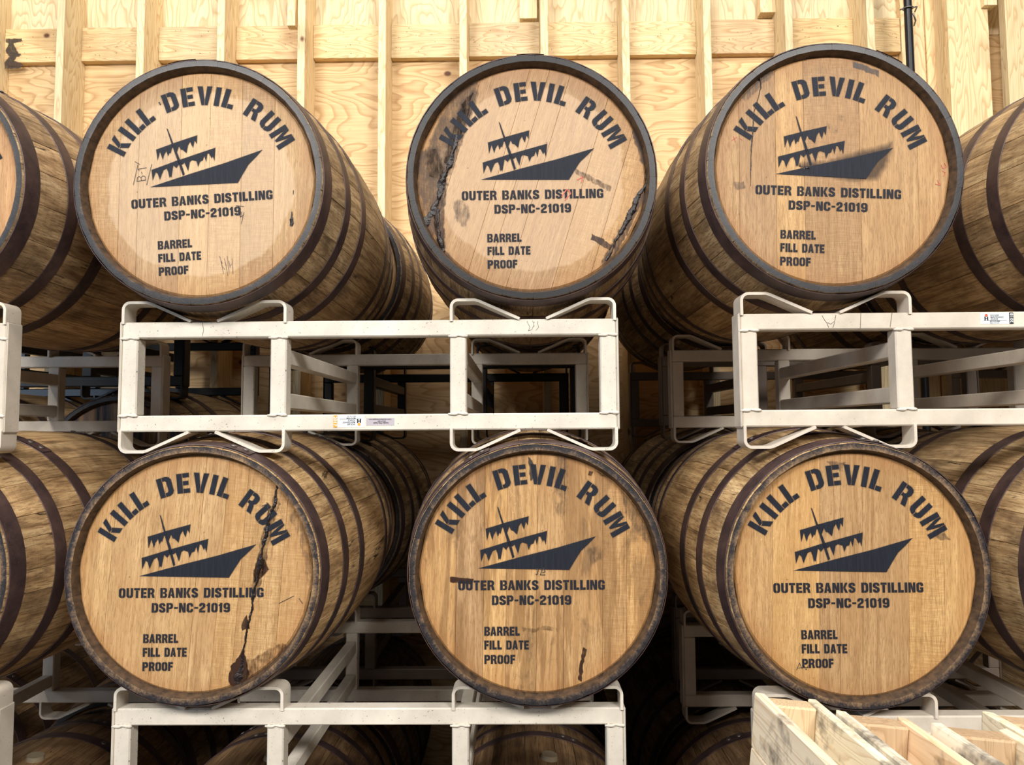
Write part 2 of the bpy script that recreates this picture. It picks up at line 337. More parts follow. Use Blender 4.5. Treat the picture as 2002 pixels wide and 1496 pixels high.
# ------------------------------------------------------------------ barrels
L, R0, RB = .90, .285, .322
def rad(y):
    s = y/L; return R0+(RB-R0)*(1-abs(2*s-1)**1.85)
rs = random.Random(5)
ws = [rs.uniform(.7, 1.35) for _ in range(27)]; tot = sum(ws); STV = []; a0 = 0
for w in ws:
    a1 = a0+2*pi*w/tot; STV.append((a0, a1)); a0 = a1
ys = [0, .012, .05, .13, .22, .32, .45, .58, .68, .77, .85, .888, L]
def stave_mesh(i):
    w = STV[i][1]-STV[i][0]; h = w/2
    bm = bmesh.new(); g = .0010/.3; prof = []
    offs = [(-h+g*.15, -.0026), (-h+g, -.0008), (-h*.33, .0), (h*.33, .0), (h-g, -.0008), (h-g*.15, -.0026)]
    dr = rs.uniform(-.0004, .0006)
    rows = []
    for y in ys:
        row = [bm.verts.new((sin(a)*(rad(y)+d+dr-(.002 if y in (0, L) else 0)), y, cos(a)*(rad(y)+d+dr-(.002 if y in (0, L) else 0)))) for a, d in offs]; rows.append(row)
    def mkring(y, r): return [bm.verts.new((sin(a)*r, y, cos(a)*r)) for a in (-h+g*.1, 0, h-g*.1)]
    for ra, rb in zip(rows, rows[1:]):
        for k in range(5):
            f = bm.faces.new((ra[k], ra[k+1], rb[k+1], rb[k])); f.material_index = 0
    # end faces: outer edge -> inner lip -> sloping chime -> croze
    for y0, sg, row in ((0, 1, rows[0]), (L, -1, rows[-1])):
        lip = mkring(y0, .2700); cro = mkring(y0+sg*.020, .2635); mid = mkring(y0+sg*.05, .2635)
        f = bm.faces.new([*row, lip[2], lip[1], lip[0]]); f.material_index = 1
        for a, b, mi in ((lip, cro, 2), (cro, mid, 2)):
            for k in (0, 1): bm.faces.new((a[k], a[k+1], b[k+1], b[k])).material_index = mi
    me = mesh_of(bm, 'stave', True, radians(28))
    for m in ('stave', 'chime', 'inner'): me.materials.append(M[m])
    return me
STM = [stave_mesh(i) for i in range(len(STV))]
def ring_mesh(y0, y1, th=.0022, n=72):
    bm = bmesh.new(); rings = []
    m = (y0+y1)/2
    pr = [(y0, rad(y0)+.0002), (y0+.0005, rad(y0)+th), (m, rad(m)+th+.0003), (y1-.0005, rad(y1)+th), (y1, rad(y1)+.0002)]
    for y, r in pr: rings.append([bm.verts.new((sin(2*pi*k/n)*r, y, cos(2*pi*k/n)*r)) for k in range(n)])
    for a, b in zip(rings, rings[1:]):
        for k in range(n): bm.faces.new((a[k], a[(k+1) % n], b[(k+1) % n], b[k]))
    # lapped joint: the strip runs over itself for a hand's breadth
    lap = [[bm.verts.new((sin(a)*(r+th*.9), y, cos(a)*(r+th*.9))) for a in [.22*j/4-.11 for j in range(5)]] for y, r in pr[1:4]]
    for a, b in zip(lap, lap[1:]):
        for k in range(4): bm.faces.new((a[k], a[k+1], b[k+1], b[k]))
    for j in (0, 4):
        for k in range(2):
            u, v = lap[k][j], lap[k+1][j]
            bm.faces.new((u, v, bm.verts.new(v.co*Vector2(v)), bm.verts.new(u.co*Vector2(u)))) if False else None
    me = mesh_of(bm, 'hoop', True, radians(35)); me.materials.append(M['hoop']); return me
HO = [(.004, .048), (.135, .172), (.262, .302), (.598, .638), (.728, .765), (.852, .896)]
HOM = [ring_mesh(*h) for h in HO]
def rivets_mesh(y0, y1):
    bm = bmesh.new(); m = (y0+y1)/2
    for a in (-.05, .05):
        r = rad(m)+.0050; c = Vector((sin(a)*r, m, cos(a)*r)); nrm = Vector((sin(a), 0, cos(a)))
        mt = Matrix.Translation(c) @ nrm.to_track_quat('Z', 'Y').to_matrix().to_4x4() @ Matrix.Diagonal((1, 1, .4, 1))
        bmesh.ops.create_uvsphere(bm, u_segments=10, v_segments=5, radius=.0075, matrix=mt)
    me = mesh_of(bm, 'rivets', True); me.materials.append(M['rivet']); return me
RVM = [rivets_mesh(*h) for h in HO]
HR, HY = .2590, .0175             # flat of the head, its depth behind the chime
def head_boards(seed):
    r_ = random.Random(seed); n = r_.choice((6, 7, 7, 8)); w = [r_.uniform(.5, 1.5) for _ in range(n)]; t = sum(w); x = -.2640; out = []
    for i, q in enumerate(w):
        x1 = x+.528*q/t; bm = bmesh.new(); g = .0002
        xa, xb = x+g, x1-g
        def outline(Rr, ya):
            k = 7; pts = []
            xa_, xb_ = max(xa, -Rr+1e-4), min(xb, Rr-1e-4)
            for j in range(k): u = xa_+(xb_-xa_)*j/(k-1); pts.append((u, ya, math.sqrt(max(Rr*Rr-u*u, 0))))
            for j in range(k): u = xb_-(xb_-xa_)*j/(k-1); pts.append((u, ya, -math.sqrt(max(Rr*Rr-u*u, 0))))
            return [bm.verts.new(p_) for p_ in pts]
        A = outline(HR, 0); B = outline(.2640, .004)
        front = bm.faces.new(A)
        nA = len(A)
        for j in range(nA): bm.faces.new((A[j], A[(j+1) % nA], B[(j+1) % nA], B[j]))
        C = [bm.verts.new((v.co.x, .02, v.co.z)) for v in B]
        for j in range(nA): bm.faces.new((B[j], B[(j+1) % nA], C[(j+1) % nA], C[j]))
        bm.faces.new(C)
        # shallow groove at the joint
        bmesh.ops.bevel(bm, geom=[e for e in front.edges if abs(e.verts[0].co.x-e.verts[1].co.x) < 1e-5 and abs(e.verts[0].co.z-e.verts[1].co.z) > .02], offset=.0006, segments=1, affect='EDGES')
        out.append(mesh_of(bm, 'head_board')); x = x1
    return out
HBS = {}
bm = bmesh.new(); bmesh.ops.create_circle(bm, cap_ends=True, segments=48, radius=.2625, matrix=Matrix.Rotation(pi/2, 4, 'X'))
REAR = mesh_of(bm, 'rear_head'); REAR.materials.append(M['head'])
bm = bmesh.new(); bmesh.ops.create_cone(bm, cap_ends=True, segments=20, radius1=.024, radius2=.021, depth=.014); BUNG = mesh_of(bm, 'bung', True, .6); BUNG.materials.append(M['bung'])

# ---- stencil: own set of letter shapes, unit height
def rc(a, b, c, d): return [(a, b), (c, b), (c, d), (a, d)]
def mir(p, w): return [(w-x, y) for x, y in p][::-1]
_st = rc(0, 0, .26, 1)
_ol = [(.34, 1), (.25, 1), (.08, .93), (0, .8), (0, .2), (.08, .07), (.25, 0), (.34, 0), (.34, .19), (.29, .22), (.26, .3), (.26, .7), (.29, .78), (.34, .81)]
_cap = [(.38, 1), (.5, 1), (.66, .93), (.74, .8), (.74, .64), (.48, .64), (.48, .74), (.44, .81), (.38, .81)]
G = {
 'I': (.27, [rc(0, 0, .27, 1)]), 'L': (.60, [rc(0, 0, .27, 1), rc(.31, 0, .60, .23)]),
 'K': (.78, [_st, [(.29, .46), (.52, 1), (.78, 1), (.54, .52), (.44, .44)], [(.31, .40), (.42, .40), (.55, .48), (.80, 0), (.53, 0), (.36, .34)]]),
 'D': (.74, [_st, [(.30, 1), (.50, 1), (.66, .93), (.74, .80), (.74, .20), (.66, .07), (.50, 0), (.30, 0), (.30, .19), (.42, .19), (.48, .27), (.48, .73), (.42, .81), (.30, .81)]]),
 'E': (.64, [rc(0, 0, .27, 1), rc(.31, .79, .64, 1), rc(.31, .40, .59, .60), rc(.31, 0, .64, .21)]),
 'F': (.62, [rc(0, 0, .27, 1), rc(.31, .79, .62, 1), rc(.31, .40, .58, .60)]),
 'V': (.78, [[(0, 1), (.27, 1), (.385, .30), (.375, 0), (.24, 0)], [(.41, 0), (.42, .30), (.52, 1), (.78, 1), (.56, 0)]]),
 'R': (.76, [_st, [(.30, 1), (.52, 1), (.67, .93), (.74, .82), (.74, .62), (.66, .50), (.62, .47), (.68, .38), (.78, 0), (.52, 0), (.44, .33), (.40, .38), (.30, .38), (.30, .54), (.42, .54), (.48, .6), (.48, .76), (.42, .82), (.30, .82)]]),
 'U': (.74, [[(0, 1), (.26, 1), (.26, .3), (.29, .22), (.34, .19), (.34, 0), (.25, 0), (.08, .07), (0, .2)], mir([(0, 1), (.26, 1), (.26, .3), (.29, .22), (.36, .19), (.36, 0), (.25, 0), (.08, .07), (0, .2)], .74)]),
 'M': (.98, [rc(0, 0, .25, 1), rc(.73, 0, .98, 1), [(.28, 1), (.36, 1), (.49, .52), (.62, 1), (.70, 1), (.70, .72), (.54, .10), (.44, .10), (.28, .72)]]),
 'O': (.74, [_ol, mir(_ol, .74)]), '0': (.70, [_ol, mir(_ol, .72)]),
 'T': (.66, [rc(0, .80, .66, 1), rc(.20, 0, .46, .76)]),
 'B': (.74, [_st, [(.31, 1), (.56, 1), (.70, .93), (.74, .82), (.74, .62), (.58, .50), (.76, .39), (.77, .2), (.71, .07), (.55, 0), (.31, 0), (.31, .16), (.46, .16), (.52, .22), (.52, .36), (.46, .42), (.31, .42), (.31, .58), (.45, .58), (.50, .64), (.50, .78), (.45, .84), (.31, .84)]]),
 'A': (.78, [[(0, 0), (.25, 0), (.375, .72), (.375, 1), (.24, 1)], [(.41, 1), (.54, 1), (.78, 0), (.52, 0), (.48, .18), (.34, .18), (.37, .36), (.45, .36), (.41, .66)]]),
 'N': (.76, [rc(0, 0, .24, 1), rc(.52, 0, .76, 1), [(.27, 1), (.32, 1), (.49, .50), (.49, 0), (.44, 0), (.27, .52)]]),
 'S': (.72, [[(.70, .68), (.70, .84), (.58, .97), (.42, 1), (.28, 1), (.10, .95), (0, .82), (0, .62), (.08, .52), (.40, .36), (.45, .30), (.44, .22), (.36, .18), (.28, .20), (.26, .32), (0, .32), (0, .16), (.12, .03), (.28, 0), (.44, 0), (.62, .05), (.72, .18), (.72, .38), (.63, .49), (.32, .64), (.27, .70), (.28, .79), (.36, .82), (.43, .80), (.45, .68)]]),
 'G': (.74, [_ol, _cap, [(.40, .5), (.74, .5), (.74, .1), (.66, .04), (.5, 0), (.38, 0), (.38, .19), (.44, .2), (.48, .27), (.48, .34), (.40, .34)]]),
 'C': (.74, [_ol, _cap, [(x, 1-y) for x, y in _cap][::-1]]),
 'P': (.74, [_st, [(.30, 1), (.52, 1), (.68, .93), (.74, .8), (.74, .56), (.66, .44), (.52, .38), (.30, .38), (.30, .55), (.42, .55), (.48, .62), (.48, .76), (.42, .82), (.30, .82)]]),
 '-': (.46, [rc(.02, .40, .44, .57)]),
 '2': (.70, [rc(0, 0, .70, .18), [(0, .66), (0, .82), (.1, .95), (.26, 1), (.46, 1), (.62, .95), (.70, .82), (.70, .62), (.60, .48), (.32, .30), (.30, .22), (0, .22), (.04, .34), (.40, .60), (.44, .68), (.43, .78), (.36, .82), (.28, .78), (.26, .66)]]),
 '1': (.46, [[(.02, .80), (.14, .86), (.20, 1), (.42, 1), (.42, 0), (.16, 0), (.16, .70), (.02, .70)]]),
 '9': (.74, [[(.34, 1), (.25, 1), (.08, .93), (0, .8), (0, .55), (.08, .42), (.25, .36), (.34, .36), (.34, .52), (.28, .54), (.26, .6), (.26, .76), (.29, .81), (.34, .82)],
             [(.38, 1), (.5, 1), (.66, .93), (.74, .8), (.74, .2), (.66, .07), (.5, 0), (.25, 0), (.06, .08), (.0, .25), (.26, .28), (.30, .19), (.42, .19), (.48, .27), (.48, .36), (.38, .36), (.38, .52), (.45, .54), (.48, .6), (.48, .76), (.45, .81), (.38, .82)]]),
 ' ': (.42, [])}
def line(txt, h, width=None, track=.13, sq=1.):
    x = 0; ps = []
    for ch in txt:
        w, pl = G[ch]
        for p in pl: ps.append([(x+a, b) for a, b in p])
        x += w+track
    x -= track; s = (width/x) if width else h*sq
    return [[(a*s, b*h) for a, b in p] for p in ps], x*s
def spray(bm, polys, lay, halo=.0022, strength=.5, y=0, cover=1., fill=True):
    # every painted patch plus a narrow ring of overspray that thins out to nothing
    for p in polys:
        ar = sum(p[i][0]*p[(i+1) % len(p)][1]-p[(i+1) % len(p)][0]*p[i][1] for i in range(len(p)))
        if ar < 0: p = p[::-1]
        if fill:
            vs = [bm.verts.new((a, y, b)) for a, b in p]
            f = bm.faces.new(vs)
            for v in vs: v[lay] = cover
        n = len(p); ov = []; iv = []
        for i in range(n):
            a, b, c = Vector(p[i-1]), Vector(p[i]), Vector(p[(i+1) % n])
            e1, e2 = (b-a), (c-b)
            if e1.length < 1e-7 or e2.length < 1e-7: e1 = e2 = (c-a)
            n1 = Vector((e1.y, -e1.x)).normalized(); n2 = Vector((e2.y, -e2.x)).normalized(); m = (n1+n2)
            m = m.normalized()*min(1/max(.35, m.length/2), 1.8) if m.length > .1 else n1
            o_ = b+m*halo; w = bm.verts.new((o_.x, y+.00003, o_.y)); w[lay] = 0; ov.append(w)
            u = bm.verts.new((b.x, y+.00003, b.y)); u[lay] = strength*cover; iv.append(u)
        for i in range(n): bm.faces.new((iv[i], iv[(i+1) % n], ov[(i+1) % n], ov[i]))
def rot2(pl, a, cx=0, cy=0): return [[(cx+x*cos(a)-y*sin(a), cy+x*sin(a)+y*cos(a)) for x, y in p] for p in pl]
K_ = 1/846.
def build_stencil():
    title = []
    for ch, ang in zip('KILLDEVILRUM', (-58.8, -50.0, -42.4, -34.0, -17.0, -6.2, 4.2, 12.2, 19.4, 36.2, 48.4, 60.8)):
        w, pl = G[ch]; h = .0440; a = radians(-ang)
        sh = [[((x-w/2)*h, (y-.5)*h) for x, y in p] for p in pl]
        title += rot2(sh, a, .2185*sin(radians(ang)), .2185*cos(radians(ang)))
    lines = []
    def put(txt, h, width, x, yc, centre):
        pl, w = line(txt, h, width); ox = x-w/2 if centre else x
        return [[(a+ox, b+yc-h/2) for a, b in p] for p in pl]
    t2 = put('OUTER BANKS DISTILLING', .0212, .325, 0, -.0262, True) + put('DSP-NC-21019', .0205, .1755, 0, -.0590, True)
    t3 = put('BARREL', .0192, .0780, -.1050, -.1262, False) + put('FILL DATE', .0192, .0978, -.1050, -.1562, False) + put('PROOF', .0192, .0675, -.1050, -.1872, False)
    ship = [
     [(110, 1383), (700, 1190), (1200, 1035), (1740, 845), (1650, 945), (1540, 1060), (1460, 1200), (1390, 1330)],
     [(330, 510), (345, 520), (432, 735), (530, 965), (610, 1195), (585, 1215), (500, 985), (410, 745)],
     [(185, 825), (300, 784), (415, 742), (436, 790), (415, 800), (396, 882), (381, 870), (360, 922), (335, 845), (300, 905), (285, 975), (240, 855), (210, 985)],
     [(428, 735), (600, 678), (780, 618), (776, 745), (745, 690), (725, 800), (702, 760), (680, 710), (648, 765), (630, 880), (575, 832), (545, 825), (515, 775), (490, 862), (455, 790)],
     [(125, 1128), (320, 1058), (512, 985), (540, 1048), (520, 1050), (487, 1100), (440, 1060), (417, 1240), (400, 1222), (390, 1245), (370, 1160), (345, 1105), (300, 1130), (275, 1192), (250, 1272), (217, 1182), (185, 1160), (145, 1285)],
     [(524, 985), (780, 898), (1050, 808), (1042, 1000), (1015, 930), (1000, 962), (962, 892), (935, 890), (920, 1012), (890, 922), (870, 990), (830, 1010), (805, 1085), (780, 1002), (712, 985), (682, 1010), (660, 1145), (602, 1020), (580, 1045), (553, 1052)]]
    a = radians(-3.5); pl = []
    for p in ship:
        q = []
        for x, y in p:
            u, v = (280+x/7.48-395)*K_, -(180+y/7.48-368)*K_
            q.append((u*cos(a)-v*sin(a), u*sin(a)+v*cos(a)))
        pl.append(q)
    out = []
    for nm, ps, hl in (('stencil_title', title, .0007), ('stencil_ship', pl, .0006), ('stencil_lettering', t2, .0003), ('stencil_form_lines', t3, .0004)):
        bm = bmesh.new(); lay = bm.verts.layers.float.new('cover'); spray(bm, ps, lay, hl, .5); spray(bm, ps, lay, max(hl*4, .0014), .16, .0001, fill=False)
        bm.normal_update(); bmesh.ops.triangulate(bm, faces=[f for f in bm.faces if len(f.verts) > 4])
        for f in bm.faces:
            if f.normal.y > 0: f.normal_flip()
        me = bpy.data.meshes.new(nm); bm.to_mesh(me); bm.free(); me.materials.append(M['paint']); out.append((nm, me))
    return out
STN = build_stencil()

spray(*SMEAR, .006, 1., 0, 1.)
SMEAR[0].normal_update(); bmesh.ops.triangulate(SMEAR[0], faces=[f for f in SMEAR[0].faces if len(f.verts) > 4])
for f in SMEAR[0].faces:
    if f.normal.y > 0: f.normal_flip()
me = bpy.data.meshes.new('smear'); SMEAR[0].to_mesh(me); SMEAR[0].free(); link('adhesive_smear', me, wall, M['smudge'], (p0.x, PY-.0400, p0.z))
BAR = {}
def barrel(key, X, Y, Z, label, group, roll=0., grain=0., tint=(1, 1, 1), body=(.9, .86, .82), head='head', chime=0., seed=1, sten=None, bung=False):
    """X, Y, Z: where the axis meets the front rim (height above the floor)."""
    root = empty('oak_barrel', (X, Y+L/2, Z-RB)); tag(root, label, 'barrel', group)
    base = Matrix.Translation((0, -L/2, RB))
    def put(name, me, ang=0., y=0., color=None, parent=root):
        o = bpy.data.objects.new(name, me); COL.objects.link(o); o.parent = parent
        o.matrix_local = base @ Matrix.Translation((0, y, 0)) @ Matrix.Rotation(ang, 4, 'Y') if parent is root else Matrix.Identity(4)
        if color: o.color = (*color, 1)
        return o
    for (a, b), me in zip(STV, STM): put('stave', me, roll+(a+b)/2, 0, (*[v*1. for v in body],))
    for i, me in enumerate(HOM):
        j = ((seed*3+i*5) % 7-3)*.16
        h = put('hoop', me, j); r = bpy.data.objects.new('rivets', RVM[i]); COL.objects.link(r); r.parent = h
        h.color = (.92, .9, .95, 1)
    if seed % 5 not in HBS: HBS[seed % 5] = head_boards(seed % 5)
    for me in HBS[seed % 5]:
        me2 = me
        if not me.materials: me.materials.append(M['head'])
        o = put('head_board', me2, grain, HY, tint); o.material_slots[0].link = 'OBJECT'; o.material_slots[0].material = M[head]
    put('rear_head', REAR, grain, L-.03, tint)
    if bung:
        o = put('bung', BUNG, roll); o.matrix_local = base @ Matrix.Rotation(.12, 4, 'Y') @ Matrix.Translation((0, L/2, RB+.004))
    if sten:
        for nm, me in STN:
            o = bpy.data.objects.new(nm, me); COL.objects.link(o); o.parent = root
            o.matrix_local = base @ Matrix.Translation((sten[0]-X, HY-.0010, sten[1]-Z)) @ Matrix.Rotation(radians(-sten[2]), 4, 'Y')
    BAR[key] = (root, base); return root
def chimecol(root, v):
    pass

def sten_at(px, py, Y, ang):        # middle of the second text line -> centre of the title's arc
    p = at(px, py, Y+HY); a = radians(ang)
    return (p.x - .0262*sin(a), p.z + .0262*cos(a), ang)

PAL = (1.0, .955, .90); GOLD = (1.0, .93, .80); MIDT = (1.04, .98, .90)
g_top, g_mid, g_low = 'barrels on the top tier', 'barrels on the middle tier', 'barrels on the bottom tier'
ZT = [.573+H0, -.3165+H0, -1.221+H0]
# front row
barrel('TL', -.7284, 1.599, .5700+H0, 'pale oak barrel, top tier left, stencil tilted slightly upwards with B-1 pencilled beside the ship', g_top, .3, 0, PAL, head='head_ring', seed=3, sten=sten_at(395, 390, 1.599, 3.5), body=(.95, .92, .88))
barrel('TC', .0300, 1.611, .5788+H0, 'oak barrel, top tier centre, black sticky leaks down both sides of its head', g_top, .8, radians(17), (.95, .87, .79), head='head_ring', seed=1, sten=sten_at(1041, 380.5, 1.611, .5), body=(.66, .62, .58))
barrel('TR', .7062, 1.5795, .5800+H0, 'oak barrel, top tier right, one thin black crack crossing the first word of its stencil', g_top, 1.5, radians(1), (.98, .89, .77), seed=2, sten=sten_at(1619, 375.5, 1.5795, -2.6), body=(.9, .86, .80))
barrel('BL', -.7301, 1.617, -.3150+H0, 'oak barrel, middle tier left, one long black weep running down through the last word', g_mid, 2.2, radians(4), (1.12, 1.04, .92), seed=4, sten=sten_at(374, 1159, 1.617, 0), body=(1.12, 1.04, .90))
barrel('BC', .0359, 1.612, -.3150+H0, 'oak barrel, middle tier centre, brown water marks, dark smear left of its text', g_mid, .2, radians(1), (1.12, 1.01, .85), head='head_drip', seed=0, sten=sten_at(1039, 1144, 1.612, 0), body=(1.05, .98, .86))
barrel('BR', .7285, 1.590, -.3170+H0, 'clean golden oak barrel, middle tier right, head unstained, behind the upright pallets', g_mid, 2.9, radians(2), (1.10, 1.0, .84), seed=6, sten=sten_at(1658, 1149, 1.590, 0), body=(1.12, 1.04, .90))
barrel('FLT', -1.415, 1.60, .572+H0, 'barrel cut off by the left edge of the photo, top tier, front row', g_top, .9, 0, (1.05, .92, .84), seed=7, sten=(-1.412, .572+H0-.035, 0), body=(.95, .9, .85))
barrel('FLM', -1.415, 1.60, -.314+H0, 'barrel cut off by the left edge of the photo, middle tier, front row', g_mid, 1.9, 0, GOLD, seed=8, sten=(-1.412, -.345+H0, 0), body=(1.08, 1.0, .88))
barrel('FRT', 1.462, 1.585, .575+H0, 'barrel cut off by the right edge of the photo, top tier, front row', g_top, 2.5, 0, MIDT, seed=9, sten=(1.462, .58+H0, 0), body=(1.05, 1.0, .92))
barrel('FRM', 1.376, 1.560, -.317+H0, 'barrel cut off by the right edge of the photo, middle tier, front row', g_mid, 1.2, 0, GOLD, seed=10, sten=(1.376, -.3+H0, 0), body=(1.0, .95, .86))
low = [(-1.39, 'bottom tier front row barrel in the dark lower left corner, pale bung on top'), (-.73, 'bottom tier front row barrel in shadow under the left of the lowest cream rack'),
       (.035, 'bottom tier front row barrel, bung on top, under the right half of the lowest rack'), (.73, 'bottom tier front row barrel behind the upright pallets')]
for i, (x, lb) in enumerate(low):
    barrel('W%d' % i, x, 1.6, ZT[2], lb, g_low, .7*i, 0, (.9, .8, .68), seed=11+i, bung=True, body=(.50, .42, .36))  # body tint darkened to carry the shade under the lowest racks
# second row, against the wall
Y2 = 2.545
cols = [(-2.14, 'far left'), (-1.44, 'left'), (-.705, 'behind the barrel with the pencilled B-1'), (.05, 'centre'), (.725, 'right'), (1.48, 'far right')]
lab2 = {
 (0, 0): 'second row top tier barrel at the far left, behind the cut off left column', (0, 1): 'second row middle tier barrel at the far left, seen through the left rack',
 (0, 2): 'second row bottom tier barrel at the far left, deep in shadow',
 (1, 0): 'second row top tier barrel on the raised black rack at the left', (1, 1): 'barrel with a blue-stained head under the black rack, seen through the left rack',
 (1, 2): 'second row bottom tier barrel at the left, dark below the blue-stained one',
 (2, 0): 'second row top tier barrel directly behind the top left stencilled barrel', (2, 1): 'second row middle tier barrel directly behind the middle left stencilled barrel',
 (2, 2): 'second row bottom tier barrel at the left of the centre rack, in deep shadow',
 (3, 0): 'second row top tier barrel directly behind the top centre leaking barrel', (3, 1): 'second row middle tier barrel directly behind the middle centre water-marked barrel',
 (3, 2): 'second row bottom tier barrel at the right of the centre rack, in deep shadow',
 (4, 0): 'second row top tier barrel directly behind the top right stencilled barrel', (4, 1): 'second row middle tier barrel directly behind the clean golden barrel',
 (4, 2): 'second row bottom tier barrel below the right rack, in deep shadow',
 (5, 0): 'second row top tier barrel at the far right, behind the cut off right column', (5, 1): 'second row middle tier barrel at the far right, behind the cut off right column',
 (5, 2): 'second row bottom tier barrel at the far right, in deep shadow'}
for c, (x, _) in enumerate(cols):
    for t in range(3):
        dz = .163 if c < 2 and t < 2 else 0.
        z = ZT[t]+dz*(1 if t < 2 else 0)
        barrel('S%d%d' % (c, t), x, Y2+(.03 if c < 2 else 0), z, lab2[(c, t)], (g_top, g_mid, g_low)[t], .37*(c*3+t), 0, (.9, .85, .78), head='head_blue' if (c, t) == (1, 1) else 'head', seed=20+c*3+t, body=(.50, .42, .36) if t == 2 else (.98, .95, .88))  # bottom tier bodies take a darker tint standing in for shade

for t, lb in enumerate(('second row top tier barrel at the extreme right, last one before the frame ends', 'second row middle tier barrel at the extreme right, last one before the frame ends', 'second row bottom tier barrel at the extreme right, last one before the frame ends')):
    barrel('S6%d' % t, 2.235, Y2, ZT[t], lb, (g_top, g_mid, g_low)[t], .5+t, 0, (.9, .85, .78), seed=41+t, body=(.92, .88, .80))
# ------------------------------------------------------------------ racks
RW, RH, RD, TB = 1.150, .2555, .775, .0376
SW = .385; SHH = .049            # cradle width and rise
def saddle_mesh(flip):
    # flat bar: up the outside, rounded corner, short flat, then sloping in to the beam; two mirrored halves
    bm = bmesh.new(); th = .0065; d = .052
    def half(sgn):
        pts = [(-SW/2+th/2, -.004)]
        for a in range(7):
            t = pi/2*a/6; pts.append((-SW/2+th/2+.016*(1-cos(t)), SHH-.016+.016*sin(t)-th/2))
        pts += [(-SW/2+.058, SHH-th/2), (-SW/2+.068, SHH-th/2-.003), (-.031, .001)]
        n = len(pts); rings = []
        for i, p in enumerate(pts):
            a = Vector(pts[max(i-1, 0)]); b = Vector(pts[min(i+1, n-1)]); dd = (b-a).normalized(); nn = Vector((-dd.y, dd.x))*th/2
            P = Vector(p); q = [P+nn, P-nn]
            rings.append([bm.verts.new((sgn*u.x, yy, u.y*(-1 if flip else 1))) for u, yy in ((q[0], 0), (q[0], d), (q[1], d), (q[1], 0))])
        for a, b in zip(rings, rings[1:]):
            for k in range(4): bm.faces.new((a[k], a[(k+1) % 4], b[(k+1) % 4], b[k]))
        bm.faces.new(rings[0]); bm.faces.new(rings[-1][::-1])
    half(1); half(-1)
    bmesh.ops.recalc_face_normals(bm, faces=bm.faces)
    return mesh_of(bm, 'cradle', True, radians(40))
RK = {}
def rack_meshes(mat):
    if mat in RK: return RK[mat]
    r_ = random.Random(4)
    def bx(a, b, nm): me = box_mesh(a, b, .003, nm); me.materials.append(M[mat]); return me
    d = dict(beam=bx((0, 0, -TB), (RW, TB, 0), 'beam'), post=bx((0, 0, TB-RH), (TB, TB, -TB), 'post'), rail=bx((.003, TB, -TB), (TB-.003, RD-TB, 0), 'rail'))
    for nm, fl_ in (('cradle', False), ('cradle_low', True)):
        me = saddle_mesh(fl_); me.materials.append(M[mat]); d[nm] = me
    me = bx((0, 0, -RH-.002), (.005, .052, .002), 'end_strap'); d['end'] = me
    bm = bmesh.new(); n = 12; pts = []
    for i in range(n+1): pts.append((-.004+(TB+.008)*i/n, -.001, r_.uniform(-.0012, .0012)))
    tube_bm(bm, pts, [.0028+r_.uniform(-.0008, .0014) for _ in pts], 6); me = mesh_of(bm, 'weld', True); me.materials.append(M['weld'] if mat in ('cream', 'tan') else M[mat]); d['weld'] = me
    RK[mat] = d; return d
def rack(x, y, z, mat, label, group='two-barrel steel racks'):
    """x, y, z: left front top corner of the top beam."""
    d = rack_meshes(mat); root = empty('barrel_rack', (x+RW/2, y+RD/2, z-RH-SHH)); tag(root, label, 'rack', group)
    O = Vector((-RW/2, -RD/2, RH+SHH))
    def p(nm, me, loc, par=root):
        o = bpy.data.objects.new(nm, me); COL.objects.link(o); o.parent = par; o.location = O+Vector(loc) if par is root else Vector(loc); return o
    for fy in (0, RD-TB):
        s = fy
        for zz in (0, -RH+TB): p('beam', d['beam'], (0, s, zz))
        for xx in (0, SW-TB, RW-SW, RW-TB):
            po = p('post', d['post'], (xx, s, 0))
            if fy == 0 and mat in ('cream', 'tan'):
                p('weld_bead', d['weld'], (0, 0, -TB), po); p('weld_bead', d['weld'], (0, 0, TB-RH), po)
        for xx in (SW/2, RW-SW/2):
            p('cradle', d['cradle'], (xx, s-.004 if fy == 0 else s-.008, 0)); p('cradle', d['cradle_low'], (xx, s-.004 if fy == 0 else s-.008, -RH))
        for xx in (-.005, RW): p('end_strap', d['end'], (xx, s-.003, 0))
    for xx in (SW-TB, RW-SW):
        for zz in (-.062, -.166): p('side_rail', d['rail'], (xx, 0, zz))
    return root
M1 = rack(-.9260, 1.661, .2566+H0, 'cream', 'cream steel rack in the centre, upside-down white and silver stickers on its lower beam')
R1 = rack(.4995, 1.625, .2590+H0, 'tan', 'warm cream steel rack at right, upright white sticker on its upper beam')
M0 = rack(-.9230, 1.668, -.6240+H0, 'cream', 'speckled cream steel rack at bottom centre, cut off by the lower edge')
R_0 = rack(.5170, 1.622, -.6265+H0, 'tan', 'cream steel rack at bottom right behind the upright pallets')
rack(-2.348, 1.661, .2580+H0, 'tan', 'dusty cream rack cut off by the left edge, between its top and middle barrels')
rack(-2.335, 1.664, -.6240+H0, 'tan', 'dusty cream rack in the dark lower left corner')
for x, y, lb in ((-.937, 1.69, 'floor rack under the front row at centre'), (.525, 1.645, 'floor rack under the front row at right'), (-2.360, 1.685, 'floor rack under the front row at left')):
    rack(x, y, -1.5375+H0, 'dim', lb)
Y2R = 2.66
rack(-.925, Y2R, .2665+H0, 'black', 'black steel rack directly behind the centre cream rack')
rack(.523, Y2R-.01, .2665+H0, 'dim', 'shade-darkened cream rack behind the right rack, nearest the wall')
rack(-2.42, Y2R+.04, .4300+H0, 'black', 'black steel rack standing higher than its neighbours at left, near the wall')
rack(-.915, Y2R, -.6402+H0, 'dim', 'shade-darkened rack low in the second row behind the bottom centre rack')
